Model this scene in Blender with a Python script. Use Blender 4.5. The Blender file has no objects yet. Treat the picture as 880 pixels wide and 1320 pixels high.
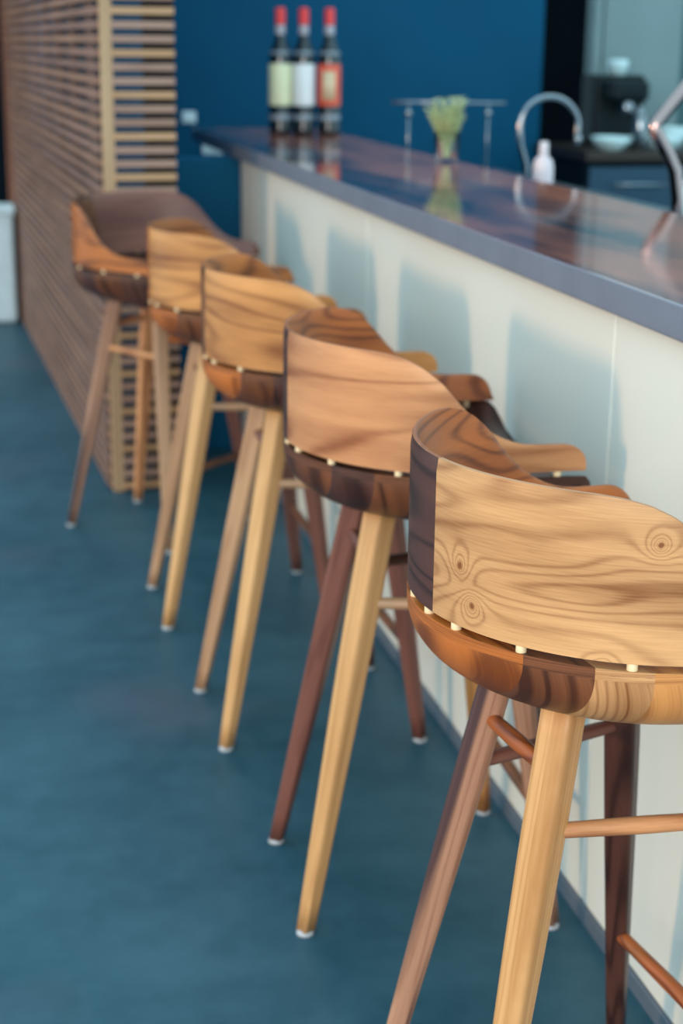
import bpy, math, random
from mathutils import Matrix, Vector

random.seed(7)
S = bpy.context.scene
COL = S.collection

# ------------------------------------------------------------------ camera
cam_d = bpy.data.cameras.new('camera')
cam = bpy.data.objects.new('camera', cam_d)
COL.objects.link(cam)
R_RIGHT = Vector((0.9732, -0.2299, 0.0108)).normalized()
R_FWD = Vector((0.2235, 0.9330, -0.2820)).normalized()
R_UP = R_RIGHT.cross(R_FWD).normalized()
R_RIGHT = R_FWD.cross(R_UP).normalized()
cam.matrix_world = Matrix((
    (R_RIGHT.x, R_UP.x, -R_FWD.x, 0.0),
    (R_RIGHT.y, R_UP.y, -R_FWD.y, 0.0),
    (R_RIGHT.z, R_UP.z, -R_FWD.z, 1.37),
    (0, 0, 0, 1)))
cam_d.sensor_fit = 'VERTICAL'
cam_d.sensor_height = 36.0
cam_d.sensor_width = 24.0
cam_d.lens = 2050.27 / 1320.0 * 36.0
cam_d.clip_start = 0.05
cam_d.dof.use_dof = True
cam_d.dof.focus_distance = 1.62
cam_d.dof.aperture_fstop = 4.6
S.camera = cam

# ------------------------------------------------------------------ world, lights, exposure
w = bpy.data.worlds.new('world')
S.world = w
w.use_nodes = True
bg = w.node_tree.nodes['Background']
bg.inputs['Color'].default_value = (0.53, 0.86, 1.0, 1)
bg.inputs['Strength'].default_value = 1.65

sd = bpy.data.lights.new('window_daylight', 'SUN')
sd.energy = 1.25
sd.color = (1.0, 0.55, 0.25)
sd.angle = math.radians(7)
so = bpy.data.objects.new('window_daylight', sd)
COL.objects.link(so)
_d = Vector((1.0, 0.10, -0.085)).normalized()
so.rotation_euler = _d.to_track_quat('-Z', 'Y').to_euler()

ad = bpy.data.lights.new('shopfront_window', 'AREA')
ad.shape = 'RECTANGLE'
ad.size, ad.size_y = 3.2, 2.2
ad.energy = 210
ad.color = (1.0, 0.86, 0.76)
ao = bpy.data.objects.new('shopfront_window', ad)
COL.objects.link(ao)
ao.location = (-1.6, -3.0, 2.3)
ao.rotation_euler = (Vector((0.8, 2.2, 0.7)) - Vector(ao.location)).to_track_quat('-Z', 'Y').to_euler()

S.view_settings.view_transform = 'Standard'
S.view_settings.look = 'None'
S.view_settings.exposure = 0.0
S.view_settings.gamma = 1.0
S.view_settings.use_curve_mapping = False

# ------------------------------------------------------------------ material helpers
def new_mat(name):
    m = bpy.data.materials.new(name)
    m.use_nodes = True
    nt = m.node_tree
    b = nt.nodes['Principled BSDF']
    return m, nt, b

def setc(b, **k):
    for key, v in k.items():
        n = key.replace('_', ' ')
        for inp in b.inputs:
            if inp.name.lower() == n.lower():
                inp.default_value = v
                break

def plain(name, col, rough=0.5, metal=0.0, var=0.0, scale=12.0, **k):
    m, nt, b = new_mat(name)
    setc(b, Base_Color=(*col, 1), Roughness=rough, Metallic=metal, **k)
    if var:
        tc = nt.nodes.new('ShaderNodeTexCoord')
        no = nt.nodes.new('ShaderNodeTexNoise')
        no.inputs['Scale'].default_value = scale
        no.inputs['Detail'].default_value = 4
        rp = nt.nodes.new('ShaderNodeValToRGB')
        rp.color_ramp.elements[0].position = 0.3
        rp.color_ramp.elements[1].position = 0.7
        rp.color_ramp.elements[0].color = (*[c * (1 - var) for c in col], 1)
        rp.color_ramp.elements[1].color = (*[min(1, c * (1 + var)) for c in col], 1)
        nt.links.new(tc.outputs['Object'], no.inputs['Vector'])
        nt.links.new(no.outputs['Fac'], rp.inputs['Fac'])
        nt.links.new(rp.outputs['Color'], b.inputs['Base Color'])
    return m

def wood(name, light, dark, rings=9.0, su=2.2, sv=9.0, contrast=0.55, rough=0.42, streak=None, knots=0.0, marks=()):
    """figured timber on UVs in metres: contour lines of a stretched noise field give arched grain and knots"""
    light = tuple(c * k for c, k in zip(light, (0.74, 0.65, 0.60)))
    dark = tuple(c * k for c, k in zip(dark, (0.74, 0.65, 0.60)))
    m, nt, b = new_mat(name)
    N, L = nt.nodes, nt.links
    uv = N.new('ShaderNodeUVMap'); uv.uv_map = 'UVMap'
    oi = N.new('ShaderNodeObjectInfo')
    off = N.new('ShaderNodeVectorMath'); off.operation = 'SCALE'
    off.inputs[0].default_value = (37.1, 19.7, 0)
    L.new(oi.outputs['Random'], off.inputs['Scale'])
    add = N.new('ShaderNodeVectorMath'); add.operation = 'ADD'
    L.new(uv.outputs['UV'], add.inputs[0]); L.new(off.outputs[0], add.inputs[1])
    mp = N.new('ShaderNodeMapping'); mp.inputs['Scale'].default_value = (su, sv, 1)
    L.new(add.outputs[0], mp.inputs['Vector'])
    n1 = N.new('ShaderNodeTexNoise'); n1.inputs['Scale'].default_value = 1.0
    n1.inputs['Detail'].default_value = 1.2; n1.inputs['Roughness'].default_value = 0.35
    n1.inputs['Distortion'].default_value = 0.35
    L.new(mp.outputs[0], n1.inputs['Vector'])
    mu = N.new('ShaderNodeMath'); mu.operation = 'MULTIPLY'; mu.inputs[1].default_value = rings * 6.2832
    field_out = n1.outputs['Fac']
    kn_out = None
    if knots:
        mk = N.new('ShaderNodeMapping'); mk.inputs['Scale'].default_value = (knots, knots * 1.5, 1)
        L.new(add.outputs[0], mk.inputs['Vector'])
        nk = N.new('ShaderNodeTexNoise'); nk.inputs['Scale'].default_value = 2.0
        L.new(mk.outputs[0], nk.inputs['Vector'])
        wv = N.new('ShaderNodeVectorMath'); wv.operation = 'MULTIPLY_ADD'
        wv.inputs[1].default_value = (0.18, 0.18, 0)
        L.new(nk.outputs['Color'], wv.inputs[0]); L.new(mk.outputs[0], wv.inputs[2])
        if marks:                       # knots at fixed places on the board (UV metres)
            nw = N.new('ShaderNodeTexNoise'); nw.inputs['Scale'].default_value = 45.0
            L.new(uv.outputs['UV'], nw.inputs['Vector'])
            ww = N.new('ShaderNodeVectorMath'); ww.operation = 'MULTIPLY_ADD'; ww.inputs[1].default_value = (0.006, 0.006, 0)
            L.new(nw.outputs['Color'], ww.inputs[0]); L.new(uv.outputs['UV'], ww.inputs[2])
            acc = None
            for (ku, kv, kr_) in marks:
                di = N.new('ShaderNodeVectorMath'); di.operation = 'DISTANCE'; di.inputs[1].default_value = (ku + 0.003, kv + 0.003, 0)
                L.new(ww.outputs[0], di.inputs[0])
                m1 = N.new('ShaderNodeMath'); m1.operation = 'MULTIPLY'; m1.inputs[1].default_value = -1.0 / kr_
                L.new(di.outputs['Value'], m1.inputs[0])
                m2 = N.new('ShaderNodeMath'); m2.operation = 'EXPONENT'; L.new(m1.outputs[0], m2.inputs[0])
                if acc is None:
                    acc = m2
                else:
                    m3 = N.new('ShaderNodeMath'); m3.operation = 'MAXIMUM'
                    L.new(acc.outputs[0], m3.inputs[0]); L.new(m2.outputs[0], m3.inputs[1]); acc = m3
            e2 = acc
        else:
            vo = N.new('ShaderNodeTexVoronoi'); vo.voronoi_dimensions = '2D'; vo.inputs['Scale'].default_value = 1.0
            L.new(wv.outputs[0], vo.inputs['Vector'])
            e1 = N.new('ShaderNodeMath'); e1.operation = 'MULTIPLY'; e1.inputs[1].default_value = -13.0
            L.new(vo.outputs['Distance'], e1.inputs[0])
            e2 = N.new('ShaderNodeMath'); e2.operation = 'EXPONENT'; L.new(e1.outputs[0], e2.inputs[0])
        e3 = N.new('ShaderNodeMath'); e3.operation = 'MULTIPLY_ADD'; e3.inputs[1].default_value = 0.40
        L.new(e2.outputs[0], e3.inputs[0]); L.new(n1.outputs['Fac'], e3.inputs[2])
        field_out = e3.outputs[0]
        kr = N.new('ShaderNodeMapRange'); kr.inputs['From Min'].default_value = 0.62; kr.inputs['From Max'].default_value = 0.85
        L.new(e2.outputs[0], kr.inputs['Value']); kn_out = kr.outputs[0]
    L.new(field_out, mu.inputs[0])
    sn = N.new('ShaderNodeMath'); sn.operation = 'SINE'; L.new(mu.outputs[0], sn.inputs[0])
    ma = N.new('ShaderNodeMapRange'); ma.inputs['From Min'].default_value = -1
    L.new(sn.outputs[0], ma.inputs['Value'])
    pw = N.new('ShaderNodeMath'); pw.operation = 'POWER'; pw.inputs[1].default_value = 3.2
    L.new(ma.outputs[0], pw.inputs[0])
    # fine fibres
    mp2 = N.new('ShaderNodeMapping'); mp2.inputs['Scale'].default_value = (22, 520, 1)
    L.new(add.outputs[0], mp2.inputs['Vector'])
    n2 = N.new('ShaderNodeTexNoise'); n2.inputs['Scale'].default_value = 1.0; n2.inputs['Detail'].default_value = 3
    L.new(mp2.outputs[0], n2.inputs['Vector'])
    # broad tone bands
    mp3 = N.new('ShaderNodeMapping'); mp3.inputs['Scale'].default_value = (1.8, 14, 1)
    L.new(add.outputs[0], mp3.inputs['Vector'])
    n3 = N.new('ShaderNodeTexNoise'); n3.inputs['Scale'].default_value = 1.0; n3.inputs['Detail'].default_value = 2
    L.new(mp3.outputs[0], n3.inputs['Vector'])
    r3 = N.new('ShaderNodeMapRange'); r3.inputs['From Min'].default_value = 0.35; r3.inputs['From Max'].default_value = 0.7
    L.new(n3.outputs['Fac'], r3.inputs['Value'])
    # fac = contrast*ring*.6 + fibre*.25 + band*.45
    a1 = N.new('ShaderNodeMath'); a1.operation = 'MULTIPLY'; a1.inputs[1].default_value = contrast
    L.new(pw.outputs[0], a1.inputs[0])
    a2 = N.new('ShaderNodeMath'); a2.operation = 'MULTIPLY_ADD'; a2.inputs[1].default_value = 0.46
    L.new(n2.outputs['Fac'], a2.inputs[0]); L.new(a1.outputs[0], a2.inputs[2])
    a3 = N.new('ShaderNodeMath'); a3.operation = 'MULTIPLY_ADD'; a3.inputs[1].default_value = 0.50
    L.new(r3.outputs[0], a3.inputs[0]); L.new(a2.outputs[0], a3.inputs[2])
    if kn_out:
        ak = N.new('ShaderNodeMath'); ak.operation = 'MULTIPLY_ADD'; ak.inputs[1].default_value = 0.7
        L.new(kn_out, ak.inputs[0]); L.new(a3.outputs[0], ak.inputs[2]); a3 = ak
    rp = N.new('ShaderNodeValToRGB')
    rp.color_ramp.elements[0].position = 0.20; rp.color_ramp.elements[0].color = (*light, 1)
    rp.color_ramp.elements[1].position = 1.0; rp.color_ramp.elements[1].color = (*dark, 1)
    L.new(a3.outputs[0], rp.inputs['Fac'])
    colout = rp.outputs['Color']
    if streak:
        mp4 = N.new('ShaderNodeMapping'); mp4.inputs['Scale'].default_value = (1.1, 55, 1)
        L.new(add.outputs[0], mp4.inputs['Vector'])
        n4 = N.new('ShaderNodeTexNoise'); n4.inputs['Scale'].default_value = 1.0; n4.inputs['Detail'].default_value = 1
        L.new(mp4.outputs[0], n4.inputs['Vector'])
        r4 = N.new('ShaderNodeMapRange'); r4.inputs['From Min'].default_value = 0.56; r4.inputs['From Max'].default_value = 0.66
        L.new(n4.outputs['Fac'], r4.inputs['Value'])
        mx = N.new('ShaderNodeMix'); mx.data_type = 'RGBA'
        L.new(r4.outputs[0], mx.inputs[0]); L.new(colout, mx.inputs[6]); mx.inputs[7].default_value = (*streak, 1)
        colout = mx.outputs[2]
    L.new(colout, b.inputs['Base Color'])
    setc(b, Roughness=rough, Coat_Weight=0.05, Coat_Roughness=0.3, Specular_IOR_Level=0.32)
    bp = N.new('ShaderNodeBump'); bp.inputs['Strength'].default_value = 0.08; bp.inputs['Distance'].default_value = 0.002
    L.new(a2.outputs[0], bp.inputs['Height']); L.new(bp.outputs[0], b.inputs['Normal'])
    return m

W = {
    'golden': wood('golden_walnut', (0.84, 0.52, 0.25), (0.26, 0.10, 0.03), rings=17, su=2.2, sv=8.0, contrast=0.27, knots=3.6, marks=[(-0.048, 0.068, 0.012), (-0.068, 0.028, 0.010), (-0.27, 0.125, 0.008), (-0.22, -0.01, 0.009)]),
    'tan':    wood('tan_walnut', (0.90, 0.48, 0.23), (0.32, 0.11, 0.045), rings=7, su=1.8, sv=12.0, contrast=0.36),
    'amber':  wood('amber_walnut', (0.86, 0.44, 0.15), (0.27, 0.09, 0.025), rings=7, su=1.8, sv=12.0, contrast=0.34),
    'orange': wood('orange_walnut', (0.70, 0.235, 0.050), (0.22, 0.065, 0.016), rings=8, su=2.4, sv=12.0, contrast=0.5),
    'red':    wood('red_walnut', (0.66, 0.20, 0.048), (0.20, 0.05, 0.014), rings=13, su=2.6, sv=9.0, contrast=0.45, knots=3.3, marks=[(0.05, 0.175, 0.010)]),
    'brown':  wood('brown_walnut', (0.27, 0.105, 0.045), (0.075, 0.026, 0.013), rings=8, su=2.0, sv=12.0, contrast=0.55),
    'purple': wood('dark_walnut', (0.13, 0.056, 0.044), (0.032, 0.013, 0.011), rings=8, su=1.5, sv=14.0, contrast=0.5),
    'straw':  wood('straw_walnut', (0.84, 0.54, 0.25), (0.48, 0.24, 0.08), rings=8, su=0.8, sv=30.0, contrast=0.26),
    'buff':   wood('buff_walnut', (0.74, 0.50, 0.31), (0.38, 0.21, 0.12), rings=8, su=0.8, sv=30.0, contrast=0.28),
    'taupe':  wood('taupe_walnut', (0.62, 0.38, 0.26), (0.28, 0.14, 0.09), rings=8, su=0.8, sv=30.0, contrast=0.28, streak=(0.07, 0.035, 0.035)),
    'mauve':  wood('mauve_walnut', (0.29, 0.128, 0.10), (0.125, 0.048, 0.04), rings=8, su=0.8, sv=30.0, contrast=0.28),
}
M_DOWEL = plain('pale_maple', (0.80, 0.62, 0.38), 0.5, var=0.1, scale=60)
M_GLIDE = plain('nylon_glide', (0.40, 0.43, 0.46), 0.4, var=0.05, scale=40)

# ------------------------------------------------------------------ mesh helpers
def mesh(name, verts, faces, uvs=None, midx=None, smooth=True):
    me = bpy.data.meshes.new(name)
    me.from_pydata(verts, [], faces)
    if uvs:
        lay = me.uv_layers.new(name='UVMap')
        for lp in me.loops:
            lay.data[lp.index].uv = uvs[lp.vertex_index]
    if midx:
        for p, i in zip(me.polygons, midx):
            p.material_index = i
    if smooth:
        me.polygons.foreach_set('use_smooth', [True] * len(me.polygons))
    me.validate()
    me.update()
    return me

def flip_out(me):
    import bmesh
    bm = bmesh.new(); bm.from_mesh(me)
    bmesh.ops.recalc_face_normals(bm, faces=bm.faces)
    bm.to_mesh(me); bm.free()
    return me

def obj(name, me, mats, parent=None, loc=None):
    o = bpy.data.objects.new(name, me)
    COL.objects.link(o)
    if not isinstance(mats, (list, tuple)):
        mats = [mats]
    while len(me.materials) < len(mats):
        me.materials.append(None)
    for i, m in enumerate(mats):
        o.material_slots[i].link = 'OBJECT'
        o.material_slots[i].material = m
    if parent:
        o.parent = parent
    if loc is not None:
        o.location = loc
    return o

def tag(o, label, cat, group=None):
    o['label'] = label
    o['category'] = cat
    if group:
        o['group'] = group
    return o

def struct(o):
    o['kind'] = 'structure'
    return o

def empty(name, loc=(0, 0, 0), rz=0.0):
    e = bpy.data.objects.new(name, None)
    e.empty_display_size = 0.05
    COL.objects.link(e)
    e.location = loc
    e.rotation_euler = (0, 0, rz)
    return e

def box(name, x0, x1, y0, y1, z0, z1, bev=0.0, uvaxis=0):
    import bmesh
    bm = bmesh.new()
    bmesh.ops.create_cube(bm, size=1.0)
    for v in bm.verts:
        v.co = Vector((x0 + (v.co.x + .5) * (x1 - x0), y0 + (v.co.y + .5) * (y1 - y0), z0 + (v.co.z + .5) * (z1 - z0)))
    if bev > 0:
        bmesh.ops.bevel(bm, geom=bm.edges[:], offset=bev, segments=2, affect='EDGES', profile=0.5)
    lay = bm.loops.layers.uv.new('UVMap')
    for f in bm.faces:
        n = f.normal
        for l in f.loops:
            c = l.vert.co
            if uvaxis == 0:
                l[lay].uv = (c.x, c.z + c.y)
            elif uvaxis == 1:
                l[lay].uv = (c.y, c.z + c.x)
            else:
                l[lay].uv = (c.z, c.x + c.y)
    me = bpy.data.meshes.new(name)
    bm.to_mesh(me); bm.free()
    return me

def lathe(name, prof, seg=32, cap=True):
    verts, faces = [], []
    for r, z in prof:
        for k in range(seg):
            a = 2 * math.pi * k / seg
            verts.append((r * math.cos(a), r * math.sin(a), z))
    n = len(prof)
    for i in range(n - 1):
        for k in range(seg):
            k2 = (k + 1) % seg
            faces.append((i * seg + k, i * seg + k2, (i + 1) * seg + k2, (i + 1) * seg + k))
    if cap:
        faces.append(tuple(range(seg))[::-1])
        faces.append(tuple(range((n - 1) * seg, n * seg)))
    return flip_out(mesh(name, verts, faces))

def tube(name, pts, r, seg=14, cap=True):
    """round tube along a polyline of Vectors; r a number or one per point"""
    pts = [Vector(p) for p in pts]
    rs = r if isinstance(r, (list, tuple)) else [r] * len(pts)
    verts, faces, uvs = [], [], []
    tan = []
    for i in range(len(pts)):
        a = pts[max(0, i - 1)]; b = pts[min(len(pts) - 1, i + 1)]
        tan.append((b - a).normalized())
    ref = Vector((0, 0, 1)) if abs(tan[0].z) < 0.9 else Vector((1, 0, 0))
    n = (ref - tan[0] * ref.dot(tan[0])).normalized()
    s = 0
    for i, p in enumerate(pts):
        n = (n - tan[i] * n.dot(tan[i])).normalized()
        b = tan[i].cross(n)
        if i:
            s += (pts[i] - pts[i - 1]).length
        for k in range(seg):
            a = 2 * math.pi * k / seg
            verts.append(tuple(p + (n * math.cos(a) + b * math.sin(a)) * rs[i]))
            uvs.append((s, abs(k - seg / 2) / seg * 2 * math.pi * rs[i]))
    for i in range(len(pts) - 1):
        for k in range(seg):
            k2 = (k + 1) % seg
            faces.append((i * seg + k, i * seg + k2, (i + 1) * seg + k2, (i + 1) * seg + k))
    if cap:
        faces.append(tuple(range(seg))[::-1])
        faces.append(tuple(range((len(pts) - 1) * seg, len(pts) * seg)))
    return flip_out(mesh(name, verts, faces, uvs))

# ------------------------------------------------------------------ setting: floor, walls
def floor_mat():
    m, nt, b = new_mat('polished_concrete')
    N, L = nt.nodes, nt.links
    tc = N.new('ShaderNodeTexCoord')
    n1 = N.new('ShaderNodeTexNoise'); n1.inputs['Scale'].default_value = 1.3; n1.inputs['Detail'].default_value = 7; n1.inputs['Roughness'].default_value = 0.6
    n2 = N.new('ShaderNodeTexNoise'); n2.inputs['Scale'].default_value = 9; n2.inputs['Detail'].default_value = 8; n2.inputs['Roughness'].default_value = 0.7
    L.new(tc.outputs['Object'], n1.inputs['Vector']); L.new(tc.outputs['Object'], n2.inputs['Vector'])
    ad_ = N.new('ShaderNodeMath'); ad_.operation = 'MULTIPLY_ADD'; ad_.inputs[1].default_value = 0.60
    L.new(n2.outputs['Fac'], ad_.inputs[0]); L.new(n1.outputs['Fac'], ad_.inputs[2])
    rp = N.new('ShaderNodeValToRGB')
    rp.color_ramp.elements[0].position = 0.60; rp.color_ramp.elements[0].color = (0.003, 0.050, 0.078, 1)
    rp.color_ramp.elements[1].position = 0.98; rp.color_ramp.elements[1].color = (0.034, 0.100, 0.138, 1)
    L.new(ad_.outputs[0], rp.inputs['Fac'])
    n3 = N.new('ShaderNodeTexNoise'); n3.inputs['Scale'].default_value = 0.9; n3.inputs['Detail'].default_value = 3
    L.new(tc.outputs['Object'], n3.inputs['Vector'])
    r3 = N.new('ShaderNodeMapRange'); r3.inputs['From Min'].default_value = 0.54; r3.inputs['From Max'].default_value = 0.70; r3.inputs['To Max'].default_value = 0.75
    L.new(n3.outputs['Fac'], r3.inputs['Value'])
    mx = N.new('ShaderNodeMix'); mx.data_type = 'RGBA'                # faint mauve patches mixed into the floor colour
    L.new(r3.outputs[0], mx.inputs[0]); L.new(rp.outputs['Color'], mx.inputs[6]); mx.inputs[7].default_value = (0.080, 0.082, 0.118, 1)
    L.new(mx.outputs[2], b.inputs['Base Color'])
    mr = N.new('ShaderNodeMapRange'); mr.inputs['To Min'].default_value = 0.38; mr.inputs['To Max'].default_value = 0.55
    L.new(n2.outputs['Fac'], mr.inputs['Value']); L.new(mr.outputs[0], b.inputs['Roughness'])
    setc(b, Specular_IOR_Level=0.30)
    bp = N.new('ShaderNodeBump'); bp.inputs['Strength'].default_value = 0.05; bp.inputs['Distance'].default_value = 0.01
    L.new(n2.outputs['Fac'], bp.inputs['Height']); L.new(bp.outputs[0], b.inputs['Normal'])
    return m
struct(obj('floor', box('floor', -5, 5.2, -4, 11.2, -0.06, 0.0), floor_mat()))

M_BLUE = plain('deep_blue_paint', (0.0005, 0.072, 0.150), 0.6, var=0.06, scale=3, Specular_IOR_Level=0.12)
M_DARK = plain('near_black_paint', (0.003, 0.008, 0.013), 0.7, var=0.2, scale=3, Specular_IOR_Level=0.1)
M_PALE = plain('pale_grey_green_plaster', (0.20, 0.27, 0.275), 0.7, var=0.06, scale=4)

struct(obj('wall_back', box('wall_back', 0.60, 2.56, 6.95, 7.10, 0, 2.9), M_BLUE))
struct(obj('wall_kitchen', box('wall_kitchen', 2.45, 5.2, 8.05, 8.2, 0, 2.9), M_DARK))
struct(obj('wall_far', box('wall_far', -5, 0.55, 11.0, 11.15, 0, 2.9), M_DARK))
struct(obj('wall_low', box('wall_low', 0.61, 0.926, 5.38, 5.50, 0, 1.0, 0.003), M_BLUE))

# ------------------------------------------------------------------ bar
XP = 0.929
bar = empty('bar_counter', (XP, 3.0, 0))
tag(bar, 'white panelled bar front below the dark countertop', 'bar')
M_PANEL = plain('cream_panel', (0.70, 0.71, 0.66), 0.35, var=0.02, scale=2)
seams = [-1.2, 0.68, 2.163, 3.645, 5.392]
for i in range(len(seams) - 1):
    me = box('panel', 0, 0.03, seams[i] + 0.0015 - 3.0, seams[i + 1] - 0.0015 - 3.0, 0.03, 1.0, 0.004)
    obj('panel', me, M_PANEL, bar)
obj('carcass', box('carcass', 0.032, 0.40, -4.2, 2.38, 0.02, 0.99), M_DARK, bar)
M_KICK = plain('kick_steel', (0.22, 0.27, 0.34), 0.35, 0.6, var=0.08, scale=8)
obj('kick_strip', box('kick_strip', -0.004, 0.03, -4.2, 2.392, 0.0, 0.028), M_KICK, bar)

def slab_mat():
    m, nt, b = new_mat('patinated_counter')
    N, L = nt.nodes, nt.links
    tc = N.new('ShaderNodeTexCoord')
    mp = N.new('ShaderNodeMapping'); mp.inputs['Scale'].default_value = (4.5, 1.0, 1)
    L.new(tc.outputs['Object'], mp.inputs['Vector'])
    n1 = N.new('ShaderNodeTexNoise'); n1.inputs['Scale'].default_value = 1.6; n1.inputs['Detail'].default_value = 5
    L.new(mp.outputs[0], n1.inputs['Vector'])
    rp = N.new('ShaderNodeValToRGB')
    rp.color_ramp.elements[0].position = 0.38; rp.color_ramp.elements[0].color = (0.045, 0.050, 0.075, 1)
    rp.color_ramp.elements[1].position = 0.66; rp.color_ramp.elements[1].color = (0.55, 0.19, 0.13, 1)
    sx = N.new('ShaderNodeSeparateXYZ'); L.new(tc.outputs['Object'], sx.inputs[0])
    gx = N.new('ShaderNodeMapRange'); gx.inputs['From Min'].default_value = 1.05; gx.inputs['From Max'].default_value = 1.30
    gx.inputs['To Min'].default_value = -0.06; gx.inputs['To Max'].default_value = 0.20      # worn copper tone on the serving side
    L.new(sx.outputs['X'], gx.inputs['Value'])
    sm_ = N.new('ShaderNodeMath'); sm_.operation = 'ADD'
    L.new(n1.outputs['Fac'], sm_.inputs[0]); L.new(gx.outputs[0], sm_.inputs[1])
    L.new(sm_.outputs[0], rp.inputs['Fac']); L.new(rp.outputs['Color'], b.inputs['Base Color'])
    setc(b, Roughness=0.08, Specular_IOR_Level=0.9, Coat_Weight=0.2, Coat_Roughness=0.05)
    return m
M_EDGE = plain('counter_edge', (0.15, 0.17, 0.225), 0.45, var=0.08, scale=10)
sl = box('countertop', 0.902, 1.405, -1.2, 6.35, 1.003, 1.051, 0.003)
for p in sl.polygons:
    p.material_index = 0 if p.normal.z > 0.5 else 1
tag(obj('countertop', sl, [slab_mat(), M_EDGE]), 'long polished slate-brown bar countertop with a blue-grey edge', 'countertop')

# ------------------------------------------------------------------ bar stool
A_, B_, F_ = 0.247, 0.2594, 0.166     # outline: half depth behind, half width, depth in front
NB = 1.93                             # roundness of the back
ZG = 0.7774                           # gap between seat and backrest
def out_w(x):
    if x < 0:
        return B_ * max(0.0, 1 - abs(x / A_) ** NB) ** (1 / NB)
    return B_ * max(0.0, 1 - abs(x / (F_ + 0.012)) ** 12) ** (1 / 12)
def gauge(x, y):
    if x < 0:
        return (abs(x / A_) ** NB + abs(y / B_) ** NB) ** (1 / NB)
    return (abs(x / (F_ + 0.012)) ** 12 + abs(y / B_) ** 12) ** (1 / 12)

SEAT_TOP = ZG - 0.004
def zbot(g):
    g0 = 0.42
    t = max(0.0, (g - g0) / (1 - g0))
    return SEAT_TOP - 0.012 - 0.083 * max(0.0, 1 - t ** 2.3) ** 0.5
def ztop(g):
    t = min(1.0, g / 0.9)
    return SEAT_TOP - 0.034 * (1 - t * t) ** 1.0 if g < 0.9 else SEAT_TOP

def smooth(a, b, t):
    t = max(0.0, min(1.0, (t - a) / (b - a)))
    return t * t * (3 - 2 * t)

def seat_board(x0, x1):
    if x0 <= -A_ + 1e-4:
        ths = [math.acos(min(1, -x / A_)) for x in (-A_, x1)]
        xs = [-A_ * math.cos(ths[0] + (ths[1] - ths[0]) * i / 12) for i in range(13)]
        xs[0] = -A_ + 1e-5
    elif x1 >= F_ + 0.011:
        xs = [x0 + (x1 - 1e-5 - x0) * math.sin(math.pi / 2 * i / 10) for i in range(11)]
    else:
        xs = [x0 + (x1 - x0) * i / 5 for i in range(6)]
    ny = 40
    verts, faces, uvs = [], [], []
    for x in xs:
        wv = out_w(x)
        for side in (0, 1):
            for j in range(ny + 1):
                y = -wv * math.cos(math.pi * j / ny)
                g = min(1.0, gauge(x, y))
                dr = 0.056 * smooth(-0.04, 0.14, x) * max(0.0, 1 - (abs(y) / (B_ * 0.985)) ** 9.0)   # front edge scooped between the arms
                z = ztop(g) - dr * g * g if side == 0 else zbot(g) - dr * g ** 4
                verts.append((x, y, z))
                uvs.append((y + 0.6 * (z - SEAT_TOP), x + 0.3 * z * side))
    row = 2 * (ny + 1)
    for i in range(len(xs) - 1):
        for j in range(ny):
            a = i * row + j
            faces.append((a, a + row, a + row + 1, a + 1))
            c = a + ny + 1
            faces.append((c, c + 1, c + row + 1, c + row))
        a = i * row; c = a + ny + 1
        faces.append((a, c, c + row, a + row))
        a = i * row + ny; c = a + ny + 1
        faces.append((a, a + row, c + row, c))
    for i in (0, len(xs) - 1):
        for j in range(ny):
            a = i * row + j; c = a + ny + 1
            faces.append((a, a + 1, c + 1, c) if i == 0 else (a, c, c + 1, a + 1))
    me = flip_out(mesh('seat_board', verts, faces, uvs))
    me.set_sharp_from_angle(angle=math.radians(55))
    return me

HTAB = [(-0.25, 0.172), (-0.20, 0.172), (-0.155, 0.171), (-0.134, 0.169), (-0.111, 0.163), (-0.087, 0.151), (-0.062, 0.131), (-0.037, 0.102),
        (-0.012, 0.077), (0.011, 0.060), (0.032, 0.049), (0.053, 0.042), (0.074, 0.040), (0.2, 0.038)]
def back_h(x):
    """height of the backrest above the gap along the plan depth x"""
    for (x0, h0), (x1, h1) in zip(HTAB, HTAB[1:]):
        if x <= x1:
            return h0 + (h1 - h0) * (x - x0) / (x1 - x0)
    return HTAB[-1][1]

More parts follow.
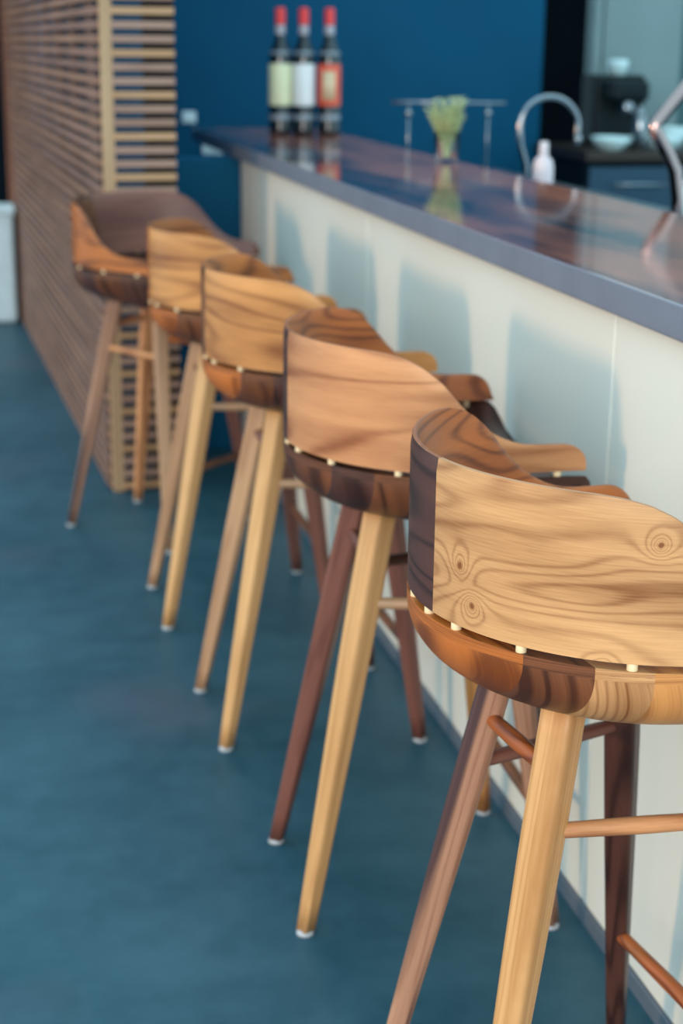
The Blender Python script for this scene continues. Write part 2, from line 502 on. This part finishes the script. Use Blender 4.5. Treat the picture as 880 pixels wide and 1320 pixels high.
def back_half(sgn):
    XT = F_ - 0.012
    path = []
    n1, n2 = 34, 16
    t0 = 0.084 * (1 if sgn < 0 else -1)       # the joint sits a little off centre
    for i in range(n1 + 1):
        t = t0 + (math.pi / 2 - t0) * i / n1
        c, s = max(0.0, math.cos(t)), math.sin(t)
        path.append((-A_ * c ** (2 / NB), math.copysign(B_ * abs(s) ** (2 / NB), s)))
    for i in range(1, n2 + 1):
        path.append((XT * (1 - (1 - i / n2) ** 1.6), B_))
    tot = [0]
    for a, b in zip(path, path[1:]):
        tot.append(tot[-1] + math.hypot(b[0] - a[0], b[1] - a[1]))
    LEN = tot[-1]
    verts, faces, uvs, mi = [], [], [], []
    nv = 12
    ring = 2 * (nv + 1)
    for i, (x, y) in enumerate(path):
        a = path[max(0, i - 1)]; b = path[min(len(path) - 1, i + 1)]
        tx, ty = b[0] - a[0], b[1] - a[1]
        l = math.hypot(tx, ty); tx, ty = tx / l, ty / l
        nx, ny_ = -ty, tx            # outward normal
        h = back_h(x)
        d = LEN - tot[i]
        rr = 0.034
        if d < rr:
            h = h * (0.30 + 0.70 * math.sqrt(max(0, 1 - (1 - d / rr) ** 2)))
        for side in (0, 1):
            for j in range(nv + 1):
                q = j / nv
                z = ZG + 0.004 + h * q
                thick = 0.030 * (1 - q) ** 0.8 + 0.009
                tail = 0.0
                k = 0.0 if side == 0 else -thick
                if q > 0.95:
                    k += -0.002 if side == 0 else 0.002
                verts.append((x + nx * k, sgn * (y + ny_ * k), z))
                uvs.append((tot[i] * sgn, h * q + 0.05 * side))
    for i in range(len(path) - 1):
        for j in range(nv):
            a = i * ring + j
            faces.append((a, a + ring, a + ring + 1, a + 1)); mi.append(0)
            c = a + nv + 1
            faces.append((c, c + 1, c + ring + 1, c + ring)); mi.append(1)
        a = i * ring + nv; c = a + nv + 1
        faces.append((a, a + ring, c + ring, c)); mi.append(1)
        a = i * ring; c = a + nv + 1
        faces.append((a, c, c + ring, a + ring)); mi.append(0)
    for i in (0, len(path) - 1):
        for j in range(nv):
            a = i * ring + j; c = a + nv + 1
            faces.append((a, a + 1, c + 1, c) if i == 0 else (a, c, c + 1, a + 1)); mi.append(0)
    me = flip_out(mesh('backrest_panel', verts, faces, uvs, mi))
    me.set_sharp_from_angle(angle=math.radians(50))
    return me

LEGS = [((-0.238, 0.156), (-0.107, 0.075)), ((-0.238, -0.156), (-0.107, -0.075)),
        ((0.158, -0.202), (0.078, -0.12)), ((0.158, 0.202), (0.078, 0.12))]
LEG_TOP = 0.70
def leg_at(k, z):
    (fx, fy), (tx, ty) = LEGS[k]
    t = z / 0.69
    return Vector((fx + (tx - fx) * t, fy + (ty - fy) * t, z))

def HALF(t):
    tab = [(0, 0.0118), (0.3, 0.0155), (0.55, 0.0188), (0.75, 0.0205), (1.0, 0.0205)]
    for (a, p), (b, q) in zip(tab, tab[1:]):
        if t <= b:
            return p + (q - p) * (t - a) / (b - a)
    return tab[-1][1]

def leg_mesh(k):
    verts, faces, uvs = [], [], []
    n = 14
    seg = 40
    (fx, fy), (tx, ty) = LEGS[k]
    rot = math.atan2(fy - ty, fx - tx)          # flats face along the splay
    for i in range(n + 1):
        z = 0.008 + (LEG_TOP - 0.008) * i / n
        p = leg_at(k, z)
        t = i / n
        half = HALF(t)
        e = 7.0
        for s in range(seg):
            a = 2 * math.pi * s / seg
            c, d = math.cos(a), math.sin(a)
            rr = half / (abs(c) ** e + abs(d) ** e) ** (1 / e)
            ca, sa = math.cos(a + rot), math.sin(a + rot)
            verts.append((p.x + rr * ca, p.y + rr * sa, z))
            uvs.append((z, 0.02 + 0.022 * math.cos(a) + 0.016 * math.sin(a)))
    for i in range(n):
        for s in range(seg):
            s2 = (s + 1) % seg
            faces.append((i * seg + s, i * seg + s2, (i + 1) * seg + s2, (i + 1) * seg + s))
    faces.append(tuple(range(seg))[::-1]); faces.append(tuple(range(n * seg, (n + 1) * seg)))
    return flip_out(mesh('leg', verts, faces, uvs))

def rail_mesh(k1, k2, z, r):
    a, b = leg_at(k1, z), leg_at(k2, z)
    d = (b - a).normalized()
    a = a - d * 0.006; b = b + d * 0.006
    pts = [a + (b - a) * t for t in (0, 0.08, 0.3, 0.5, 0.7, 0.92, 1)]
    return tube('stretcher', pts, [r * f for f in (0.8, 0.9, 1, 1.06, 1, 0.9, 0.8)], 16)

BX = [-A_, -0.200, -0.148, -0.098, -0.03, 0.06, F_ + 0.012]
MESH = {
    'boards': [seat_board(BX[i], BX[i + 1]) for i in range(6)],
    'back': [back_half(-1), back_half(1)],
    'legs': [leg_mesh(k) for k in range(4)],
    'rails': [rail_mesh(0, 1, 0.60, 0.0098), rail_mesh(0, 3, 0.535, 0.0098), rail_mesh(1, 2, 0.535, 0.0098), rail_mesh(3, 2, 0.20, 0.0100)],
    'glide': lathe('foot_glide', [(0.0125, 0), (0.014, 0.001), (0.014, 0.005), (0.0115, 0.009)], 20),
    'dowel': lathe('dowel', [(0.0058, -0.010), (0.0058, 0.018)], 14),
}
def dowel_pts():
    pts = [(-A_ + 0.0062, 0, ZG - 0.004)]
    arc = [0.058, 0.150, 0.270, 0.392, 0.508]
    n = 400
    for sgn in (-1, 1):
        s = 0; prev = (-A_, 0); k = 0
        for i in range(1, n * 2):
            if i <= n:
                t = math.pi / 2 * i / n
                c_, s_ = max(0, math.cos(t)), math.sin(t)
                p = (-A_ * c_ ** (2 / NB), B_ * s_ ** (2 / NB))
            else:
                p = ((F_ + 0.02) * (i - n) / n, B_)
            dl = math.hypot(p[0] - prev[0], p[1] - prev[1])
            s += dl
            if k < len(arc) and s >= arc[k]:
                tx, ty = (p[0] - prev[0]) / dl, (p[1] - prev[1]) / dl
                pts.append((p[0] + ty * 0.0062, sgn * (p[1] - tx * 0.0062), ZG - 0.004))
                k += 1
            prev = p
    return pts
DOWELS = dowel_pts()

def make_stool(loc, deg, label, tones):
    """tones: near panel, far panel outer, far panel inner, six seat boards, four legs, four rails"""
    e = empty('bar_stool', (loc[0], loc[1], 0), math.radians(deg))
    tag(e, label, 'bar stool', 'walnut stools along the bar')
    obj('backrest_panel', MESH['back'][0], [W[tones['near']], W[tones['near_in']]], e)
    obj('backrest_panel', MESH['back'][1], [W[tones['far']], W[tones['far_in']]], e)
    for me, t in zip(MESH['boards'], tones['seat']):
        obj('seat_board', me, W[t], e)
    for i, (me, t) in enumerate(zip(MESH['legs'], tones['legs'])):
        lg = obj('leg', me, W[t], e)
        g = obj('foot_glide', MESH['glide'], M_GLIDE, lg, loc=(*leg_at(i, 0)[:2], 0))
    for me, t in zip(MESH['rails'], tones['rails']):
        obj('stretcher', me, W[t], e)
    for p in DOWELS:
        obj('dowel', MESH['dowel'], M_DOWEL, e, loc=p)
    return e

make_stool((0.717, 1.605), 7.0, 'nearest walnut bar stool, golden knotted back panel, cut by the right edge of the photo',
           dict(near='golden', near_in='tan', far='purple', far_in='red', seat=['orange', 'brown', 'golden', 'amber', 'brown', 'orange'],
                legs=['taupe', 'straw', 'straw', 'purple'], rails=['red', 'mauve', 'tan', 'red']))
make_stool((0.721, 2.353), -2.5, 'second walnut bar stool from the front, dark seat, one mauve and one golden leg',
           dict(near='tan', near_in='orange', far='purple', far_in='red', seat=['brown', 'purple', 'brown', 'purple', 'purple', 'purple'],
                legs=['mauve', 'straw', 'taupe', 'amber'], rails=['mauve', 'brown', 'buff', 'brown']))
make_stool((0.700, 3.080), 1, 'middle walnut bar stool of the five, pale buff legs and amber back',
           dict(near='amber', near_in='red', far='brown', far_in='orange', seat=['orange', 'brown', 'purple', 'brown', 'purple', 'brown'],
                legs=['buff', 'straw', 'mauve', 'mauve'], rails=['mauve', 'brown', 'buff', 'brown']))
make_stool((0.677, 3.790), 0, 'second walnut bar stool from the slatted screen, honey back and pale legs',
           dict(near='amber', near_in='orange', far='orange', far_in='orange', seat=['orange', 'brown', 'brown', 'brown', 'purple', 'brown'],
                legs=['buff', 'straw', 'mauve', 'mauve'], rails=['brown', 'mauve', 'buff', 'brown']))
make_stool((0.550, 4.490), -45, 'farthest walnut bar stool, turned with its hollow seat towards the viewer beside the slatted screen',
           dict(near='orange', near_in='brown', far='mauve', far_in='mauve', seat=['orange', 'purple', 'brown', 'purple', 'brown', 'purple'],
                legs=['tan', 'taupe', 'buff', 'mauve'], rails=['tan', 'orange', 'tan', 'brown']))

# ------------------------------------------------------------------ slatted screen
SA, SB = Vector((0.43, 4.89)), Vector((0.285, 8.43))
ang = math.atan2(SB.y - SA.y, SB.x - SA.x)
slen = (SB - SA).length
scr = empty('slatted_screen', (SA.x, SA.y, 0), ang)
tag(scr, 'tall slatted timber screen standing behind the farthest stool', 'screen')
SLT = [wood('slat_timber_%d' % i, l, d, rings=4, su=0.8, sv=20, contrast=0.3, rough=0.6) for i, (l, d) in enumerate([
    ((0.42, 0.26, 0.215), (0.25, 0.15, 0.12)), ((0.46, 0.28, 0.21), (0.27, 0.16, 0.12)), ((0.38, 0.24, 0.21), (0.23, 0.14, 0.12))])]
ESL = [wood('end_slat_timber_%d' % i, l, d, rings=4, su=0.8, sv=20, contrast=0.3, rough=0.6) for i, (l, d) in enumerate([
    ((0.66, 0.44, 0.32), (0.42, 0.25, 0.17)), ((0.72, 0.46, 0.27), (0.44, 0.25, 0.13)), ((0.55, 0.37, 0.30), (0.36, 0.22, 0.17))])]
M_POST = wood('post_timber', (0.70, 0.50, 0.31), (0.45, 0.28, 0.15), rings=4, su=1, sv=20, contrast=0.2, rough=0.6)
M_REDPOST = wood('red_post_timber', (0.34, 0.14, 0.08), (0.2, 0.08, 0.05), rings=4, su=1, sv=20, contrast=0.2, rough=0.6)
PITCH = 0.0400
# local frame of the screen: +X runs along the screen away from the viewer, +Y to its left (window) side
sm = box('slat', 0.034, slen, -0.012, 0.012, 0, 0.0215, 0.0015)
em = box('end_slat', -0.004, 0.018, -0.218, -0.030, 0, 0.0215, 0.0015, uvaxis=1)
nz = 58
for i in range(nz):
    z = 0.008 + i * PITCH
    o = obj('slat', sm, SLT[i % 3], scr, loc=(0, 0, z))
    o = obj('end_slat', em, ESL[(i * i + 1) % 3], scr, loc=(0, 0, z))
obj('corner_post', box('corner_post', 0, 0.034, -0.034, 0.0, 0, 2.33, 0.002, uvaxis=2), M_POST, scr)
obj('end_post', box('end_post', slen, slen + 0.05, -0.03, 0.03, 0, 2.33, 0.002, uvaxis=2), M_REDPOST, scr)
bm_ = box('batten', 0, 0.035, -0.036, -0.0125, 0, 2.33, 0.002, uvaxis=2)
for i in range(7):
    obj('batten', bm_, SLT[2], scr, loc=(0.42 + i * 0.48, 0, 0))
obj('dark_stile', box('dark_stile', 0.020, 0.05, -0.222, -0.13, 0, 2.33, 0.002, uvaxis=2), M_DARK, scr)
# blue return wall behind the end slats
struct(obj('wall_return', box('wall_return', 0.50, 0.60, 5.35, 11.0, 0, 2.9), M_BLUE))

# ------------------------------------------------------------------ far left: white tub
M_WHITE = plain('white_render', (0.72, 0.78, 0.80), 0.7, var=0.08, scale=14)
tub = empty('planter_box', (0.08, 8.28, 0))
tag(tub, 'pale white box on the floor beyond the far end of the slatted screen', 'box')
obj('tub_wall', box('tub_wall', -0.18, 0.18, -0.12, 0.12, 0.0, 0.56, 0.02), M_WHITE, tub)
obj('rim', box('rim', -0.19, 0.19, -0.13, 0.13, 0.54, 0.575, 0.01), M_WHITE, tub)

# ------------------------------------------------------------------ wall plate and little jar by the counter's far end
M_PLATE = plain('white_plastic', (0.80, 0.84, 0.86), 0.35, var=0.02)
pl = empty('outlet_plate', (1.075, 6.948, 0.935))
tag(pl, 'wide white outlet plate on the blue wall just below the counter end', 'outlet')
obj('plate', box('plate', -0.045, 0.045, -0.008, 0.002, -0.026, 0.026, 0.005), M_PLATE, pl)
obj('socket', box('socket', -0.024, 0.024, -0.011, -0.007, -0.014, 0.014, 0.003), M_PLATE, pl)
sp_ = empty('switch_plate', (0.975, 6.948, 1.065))
tag(sp_, 'small pale switch plate on the blue wall beside the counter end', 'switch')
obj('plate', box('plate', -0.030, 0.030, -0.008, 0.002, -0.024, 0.024, 0.005), M_PLATE, sp_)
obj('rocker', box('rocker', -0.010, 0.010, -0.012, -0.007, -0.014, 0.014, 0.003), M_PLATE, sp_)
M_GLASS, nt_, b_ = new_mat('clear_glass')
setc(b_, Base_Color=(0.9, 0.97, 1.0, 1), Roughness=0.03, Transmission_Weight=1.0, IOR=1.12)

# ------------------------------------------------------------------ bottles
M_BOTTLE, nt_, b_ = new_mat('black_glass')
setc(b_, Base_Color=(0.006, 0.009, 0.012, 1), Roughness=0.06, Coat_Weight=0.6, Coat_Roughness=0.03)
M_CAP = plain('red_capsule', (0.80, 0.035, 0.035), 0.35, var=0.08, scale=30)
M_NECK = plain('grey_neck_label', (0.42, 0.38, 0.42), 0.5, var=0.2, scale=40)
M_LB = [plain('cream_label', (0.74, 0.72, 0.46), 0.55, var=0.08, scale=25),
        plain('white_label', (0.80, 0.80, 0.80), 0.55, var=0.05, scale=25),
        plain('red_label', (0.75, 0.10, 0.045), 0.5, var=0.1, scale=25)]
M_LBC = plain('beige_label_field', (0.72, 0.52, 0.32), 0.55, var=0.15, scale=40)
M_GLINT = plain('painted_glint', (0.22, 0.25, 0.29), 0.4, var=0.3, scale=60)  # highlights on the bottle glass, painted as pale rings
prof = [(0.034, 0), (0.040, 0.004), (0.041, 0.02), (0.041, 0.265), (0.039, 0.285), (0.030, 0.310), (0.021, 0.330), (0.0175, 0.35), (0.0165, 0.43), (0.016, 0.435)]
bm1 = lathe('bottle_glass', prof, 36)
bm2 = lathe('capsule', [(0.0178, 0.385), (0.0180, 0.39), (0.0180, 0.436), (0.0165, 0.442), (0.010, 0.444)], 28)
bm3 = lathe('neck_label', [(0.0178, 0.352), (0.0182, 0.354), (0.0178, 0.384)], 28, cap=False)
bm4 = lathe('label', [(0.0413, 0.105), (0.0416, 0.106), (0.0416, 0.249), (0.0413, 0.25)], 36, cap=False)
bm5 = lathe('shoulder_glint', [(0.0395, 0.284), (0.0372, 0.294)], 36, cap=False)
bm6 = lathe('foot_glint', [(0.0413, 0.055), (0.0415, 0.056), (0.0415, 0.072), (0.0413, 0.073)], 36, cap=False)
def field(a0, a1, z0, z1, r):
    vs, fs = [], []
    n = 10
    for i in range(n + 1):
        a = a0 + (a1 - a0) * i / n
        for z in (z0, z1):
            for rr in (r, r + 0.0006):
                vs.append((rr * math.cos(a), rr * math.sin(a), z))
    for i in range(n):
        k = i * 4
        fs += [(k + 1, k + 5, k + 7, k + 3), (k, k + 2, k + 6, k + 4), (k + 2, k + 3, k + 7, k + 6), (k, k + 4, k + 5, k + 1)]
    fs += [(0, 1, 3, 2), (4 * n, 4 * n + 2, 4 * n + 3, 4 * n + 1)]
    return flip_out(mesh('label_field', vs, fs))
bmf = field(-2.5, -1.35, 0.125, 0.225, 0.0416)
for (x, y), i, lab in [((1.158, 5.86), 0, 'red-capped dark bottle with a cream label, leftmost of the three on the counter'),
                       ((1.240, 5.84), 1, 'red-capped dark bottle with a plain white label, between the other two bottles'),
                       ((1.330, 5.82), 2, 'red-capped dark bottle with a red label and beige centre')]:
    e = empty('bottle', (x, y, 1.051), 0.1)
    tag(e, lab, 'bottle', 'bottles on the counter')
    obj('glass_body', bm1, M_BOTTLE, e); obj('capsule', bm2, M_CAP, e); obj('neck_label', bm3, M_NECK, e)
    lb = obj('label', bm4, M_LB[i], e); obj('shoulder_glint', bm5, M_GLINT, e); obj('foot_glint', bm6, M_GLINT, e)
    if i == 2:
        obj('label_field', bmf, M_LBC, lb)

# ------------------------------------------------------------------ glass of herbs
M_HERB = plain('herb_green', (0.50, 0.54, 0.27), 0.6, var=0.3, scale=30)
hg = empty('herb_glass', (1.360, 4.44, 1.051))
tag(hg, 'glass tumbler holding a bunch of pale green herb sprigs at the counter back', 'herbs')
gl = lathe('tumbler', [(0.026, 0.0), (0.030, 0.004), (0.036, 0.085), (0.034, 0.085), (0.028, 0.008), (0.005, 0.008)], 28, cap=False)
obj('tumbler', gl, M_GLASS, hg)
def sprig(az, lean, L_):
    vs, fs = [], []
    import math as mm
    pts = []
    for i in range(9):
        t = i / 8
        r = lean * (t ** 1.3) + 0.006
        pts.append(Vector((mm.cos(az) * r, mm.sin(az) * r, 0.012 + L_ * t * (1 - 0.12 * t * lean / 0.05))))
    me = tube('sprig', pts, [0.0022 * (1 - 0.5 * i / 8) for i in range(9)], 6)
    vs = [tuple(v.co) for v in me.vertices]; fs = [tuple(p.vertices) for p in me.polygons]
    for i in range(3, 9):
        p = pts[i]
        for k in range(4):
            a = az + k * 1.57 + i * 0.8
            d = Vector((mm.cos(a), mm.sin(a), 0.6)).normalized() * random.uniform(0.014, 0.022)
            s = Vector((-mm.sin(a), mm.cos(a), 0)) * 0.0042
            b = len(vs)
            vs += [tuple(p), tuple(p + d * 0.5 + s), tuple(p + d), tuple(p + d * 0.5 - s), tuple(p + d * .5 + Vector((0, 0, .002)))]
            fs += [(b, b + 1, b + 4), (b + 1, b + 2, b + 4), (b + 2, b + 3, b + 4), (b + 3, b, b + 4), (b, b + 3, b + 2, b + 1)]
    bpy.data.meshes.remove(me)
    return mesh('sprig', vs, fs, smooth=False)
for i in range(30):
    az = i * 2.399
    obj('sprig', sprig(az, 0.020 + 0.036 * ((i * 7) % 10) / 10, random.uniform(0.12, 0.175)), M_HERB, hg)

# ------------------------------------------------------------------ back worktop with taps
M_STEEL = plain('brushed_steel', (0.30, 0.34, 0.38), 0.3, 1.0, var=0.05, scale=8)
M_CHROME = plain('chrome', (0.28, 0.29, 0.31), 0.10, 1.0, var=0.02)
M_ROSE = plain('copper_tinted_chrome', (0.42, 0.29, 0.27), 0.10, 1.0, var=0.03)
sw = empty('sink_unit', (1.72, 4.2, 0))
tag(sw, 'low dark sink unit hidden behind the bar counter', 'sink unit')
obj('worktop', box('worktop', -0.29, 0.26, -2.2, 1.6, 0.90, 0.93, 0.004), M_STEEL, sw)
obj('carcass', box('carcass', -0.28, 0.24, -2.18, 1.58, 0.0, 0.90), M_DARK, sw)

fa = empty('gooseneck_tap', (1.64, 4.55, 0.93))
tag(fa, 'arched chrome gooseneck tap behind the counter', 'tap')
pts = [Vector((0, 0, 0.02)), Vector((0, 0, 0.1)), Vector((-0.02, 0, 0.16)), Vector((-0.025, 0, 0.21))]
for i in range(13):
    a = math.pi * (1 - i / 12 * 1.05)
    pts.append(Vector((0.066 + 0.091 * math.cos(a), 0, 0.215 + 0.085 * math.sin(a))))
pts.append(Vector((0.158, 0, 0.18)))
obj('spout', tube('spout', pts, 0.0085, 14), M_CHROME, fa)
obj('base', lathe('base', [(0.026, 0), (0.026, 0.012), (0.016, 0.02), (0.014, 0.05), (0.010, 0.06)]), M_CHROME, fa)
obj('nozzle', tube('nozzle', [(0.158, 0, 0.19), (0.158, 0, 0.165)], 0.0115, 14), M_CHROME, fa)
obj('lever', tube('lever', [(0.012, 0, 0.045), (0.05, -0.02, 0.065)], [0.006, 0.004], 10), M_CHROME, fa)

M_PINK = plain('pale_pink_plastic', (0.72, 0.58, 0.60), 0.35, var=0.04)
sp = empty('soap_bottle', (1.652, 4.44, 0.93))
tag(sp, 'pale pink squeeze bottle beside the gooseneck tap', 'bottle')
obj('bottle_body', lathe('bottle_body', [(0.026, 0), (0.030, 0.004), (0.030, 0.105), (0.026, 0.125), (0.012, 0.140)]), M_PINK, sp)
obj('nozzle', lathe('nozzle', [(0.013, 0.138), (0.014, 0.142), (0.013, 0.170), (0.010, 0.178)]), M_PINK, sp)

rk = empty('glass_rack', (1.625, 5.30, 0.93))
tag(rk, 'thin chrome rail on two posts behind the glass of herbs', 'rail')
obj('rail', tube('rail', [(-0.20, 0, 0.258), (0.20, 0, 0.254)], 0.0045, 12), M_CHROME, rk)
for x in (-0.14, 0.14):
    po = obj('post', tube('post', [(x, 0, 0), (x, 0, 0.254)], 0.0035, 12), M_CHROME, rk)
    obj('finial', lathe('finial', [(0.008, -0.011), (0.013, -0.004), (0.013, 0.004), (0.008, 0.011)], 16), M_CHROME, po, loc=(x, 0, 0.222))
    obj('foot', lathe('foot', [(0.022, 0), (0.022, 0.006), (0.012, 0.014)], 20), M_CHROME, po, loc=(x, 0, 0))

bt = empty('angular_tap', (1.64, 3.5, 0.93))
tag(bt, 'tall angular copper-tinted chrome tap at the right edge of the counter', 'tap')
obj('spout', tube('spout', [(0.0, 0, 0.0), (0.0, 0, 0.10), (-0.012, 0, 0.165), (-0.030, 0, 0.20), (-0.069, 0, 0.258), (-0.070, 0, 0.266), (-0.066, 0, 0.274), (0.02, 0, 0.376), (0.06, 0, 0.40), (0.12, 0, 0.40), (0.15, 0, 0.38), (0.15, 0, 0.33)], 0.0155, 16), M_ROSE, bt)
obj('base', lathe('base', [(0.032, 0), (0.032, 0.012), (0.02, 0.022), (0.016, 0.03)]), M_ROSE, bt)
obj('lever', tube('lever', [(0.0, 0, 0.13), (0.06, 0.01, 0.16)], [0.008, 0.005], 10), M_CHROME, bt)

M_TEALP = plain('pale_teal_plastic', (0.62, 0.78, 0.78), 0.35, var=0.05)
wb = empty('spray_bottle', (1.74, 3.62, 0.93))
tag(wb, 'pale white bottle behind the angular tap at the right edge', 'bottle')
obj('bottle_body', lathe('bottle_body', [(0.028, 0), (0.033, 0.005), (0.033, 0.12), (0.022, 0.150), (0.013, 0.160)]), M_TEALP, wb)
obj('cap', lathe('cap', [(0.014, 0.158), (0.015, 0.162), (0.014, 0.185), (0.009, 0.19)]), M_PLATE, wb)

# ------------------------------------------------------------------ kitchen corner at the back right
struct(obj('trim_1', box('trim_1', 2.82, 2.855, 7.0, 7.10, 1.08, 2.9, 0.004), M_PALE))
struct(obj('wall_niche', box('wall_niche', 2.885, 3.27, 7.05, 7.12, 1.0, 2.9, 0.004), M_PALE))
struct(obj('trim_2', box('trim_2', 2.855, 2.885, 7.06, 7.12, 1.0, 2.9, 0.002), plain('dark_teal_frame', (0.06, 0.13, 0.15), 0.5, var=0.05)))
struct(obj('wall_right', box('wall_right', 3.27, 5.2, 7.06, 7.16, 0, 2.9), plain('dark_green_paint', (0.04, 0.11, 0.12), 0.6, var=0.1)))
M_BOARD = wood('dark_board', (0.055, 0.035, 0.024), (0.02, 0.014, 0.012), rings=4, su=1, sv=20)
cab = empty('back_counter', (3.1, 6.62, 0))
tag(cab, 'dark back counter with a brown wooden top at the right rear', 'counter')
obj('worktop', box('worktop', -0.56, 1.4, -0.30, 0.34, 0.915, 0.955, 0.003), M_BOARD, cab)
M_NAVY = plain('navy_door', (0.006, 0.045, 0.085), 0.5, var=0.1)
obj('carcass', box('carcass', -0.55, 1.4, -0.27, 0.33, 0, 0.915), M_DARK, cab)
for i in range(4):
    d = obj('door', box('door', -0.54 + i * 0.45, -0.10 + i * 0.45, -0.292, -0.272, 0.08, 0.89, 0.004), M_NAVY, cab)
    obj('handle', tube('handle', [(-0.44 + i * 0.45, -0.31, 0.82), (-0.20 + i * 0.45, -0.31, 0.82)], 0.006, 10), M_STEEL, d)

M_MACH = plain('dark_enamel', (0.004, 0.010, 0.012), 0.5, var=0.2, Specular_IOR_Level=0.2)
cm = empty('coffee_machine', (2.85, 6.75, 0.955))
tag(cm, 'dark coffee machine with a bright steel head against the pale niche', 'coffee machine')
obj('body', box('body', -0.12, 0.12, -0.02, 0.16, 0.0, 0.30, 0.02), M_MACH, cm)
obj('drip_tray', box('drip_tray', -0.12, 0.12, -0.16, -0.02, 0.0, 0.03, 0.006), M_STEEL, cm)
obj('head', box('head', -0.09, 0.09, -0.14, 0.0, 0.19, 0.28, 0.025), M_MACH, cm)
obj('group_head', lathe('group_head', [(0.030, 0.14), (0.034, 0.15), (0.034, 0.19), (0.022, 0.20)]), M_CHROME, cm, loc=(0.0, -0.09, 0))
obj('hopper', lathe('hopper', [(0.024, 0.28), (0.045, 0.34), (0.047, 0.36), (0.03, 0.365)]), M_TEALP, cm, loc=(0.0, 0.03, 0))
obj('portafilter', tube('portafilter', [(0, -0.1, 0.135), (0, -0.20, 0.125)], [0.010, 0.013], 12), M_MACH, cm)

def bowl(x, y, z, r, h, lab, name='bowl', mat=None):
    me = lathe('bowl', [(r * .5, 0), (r * .55, 0.004), (r * .9, h * .55), (r, h), (r * .95, h), (r * .83, h * .55), (r * .45, 0.012), (0.004, 0.012)], 28, cap=False)
    o = obj(name, me, mat or M_TEALP, loc=(x, y, z))
    tag(o, lab, 'bowl', 'bowls on the back counter')
    return o
bowl(2.69, 6.43, 0.955, 0.085, 0.055, 'pale bowl in front of the coffee machine, left of the bowls')
bowl(2.93, 6.43, 0.955, 0.080, 0.060, 'pale bowl right of the coffee machine')
bowl(3.05, 6.60, 0.955, 0.065, 0.085, 'small deep pale bowl at the back of the right rear counter')
cp = empty('steel_canister', (2.812, 6.42, 0.955))
tag(cp, 'shiny steel canister with a round lid in front of the coffee machine', 'canister')
obj('can', lathe('can', [(0.028, 0), (0.030, 0.003), (0.030, 0.13), (0.026, 0.14)]), M_CHROME, cp)
obj('lid', lathe('lid', [(0.027, 0.138), (0.024, 0.155), (0.010, 0.165), (0.008, 0.18), (0.004, 0.182)]), M_CHROME, cp)
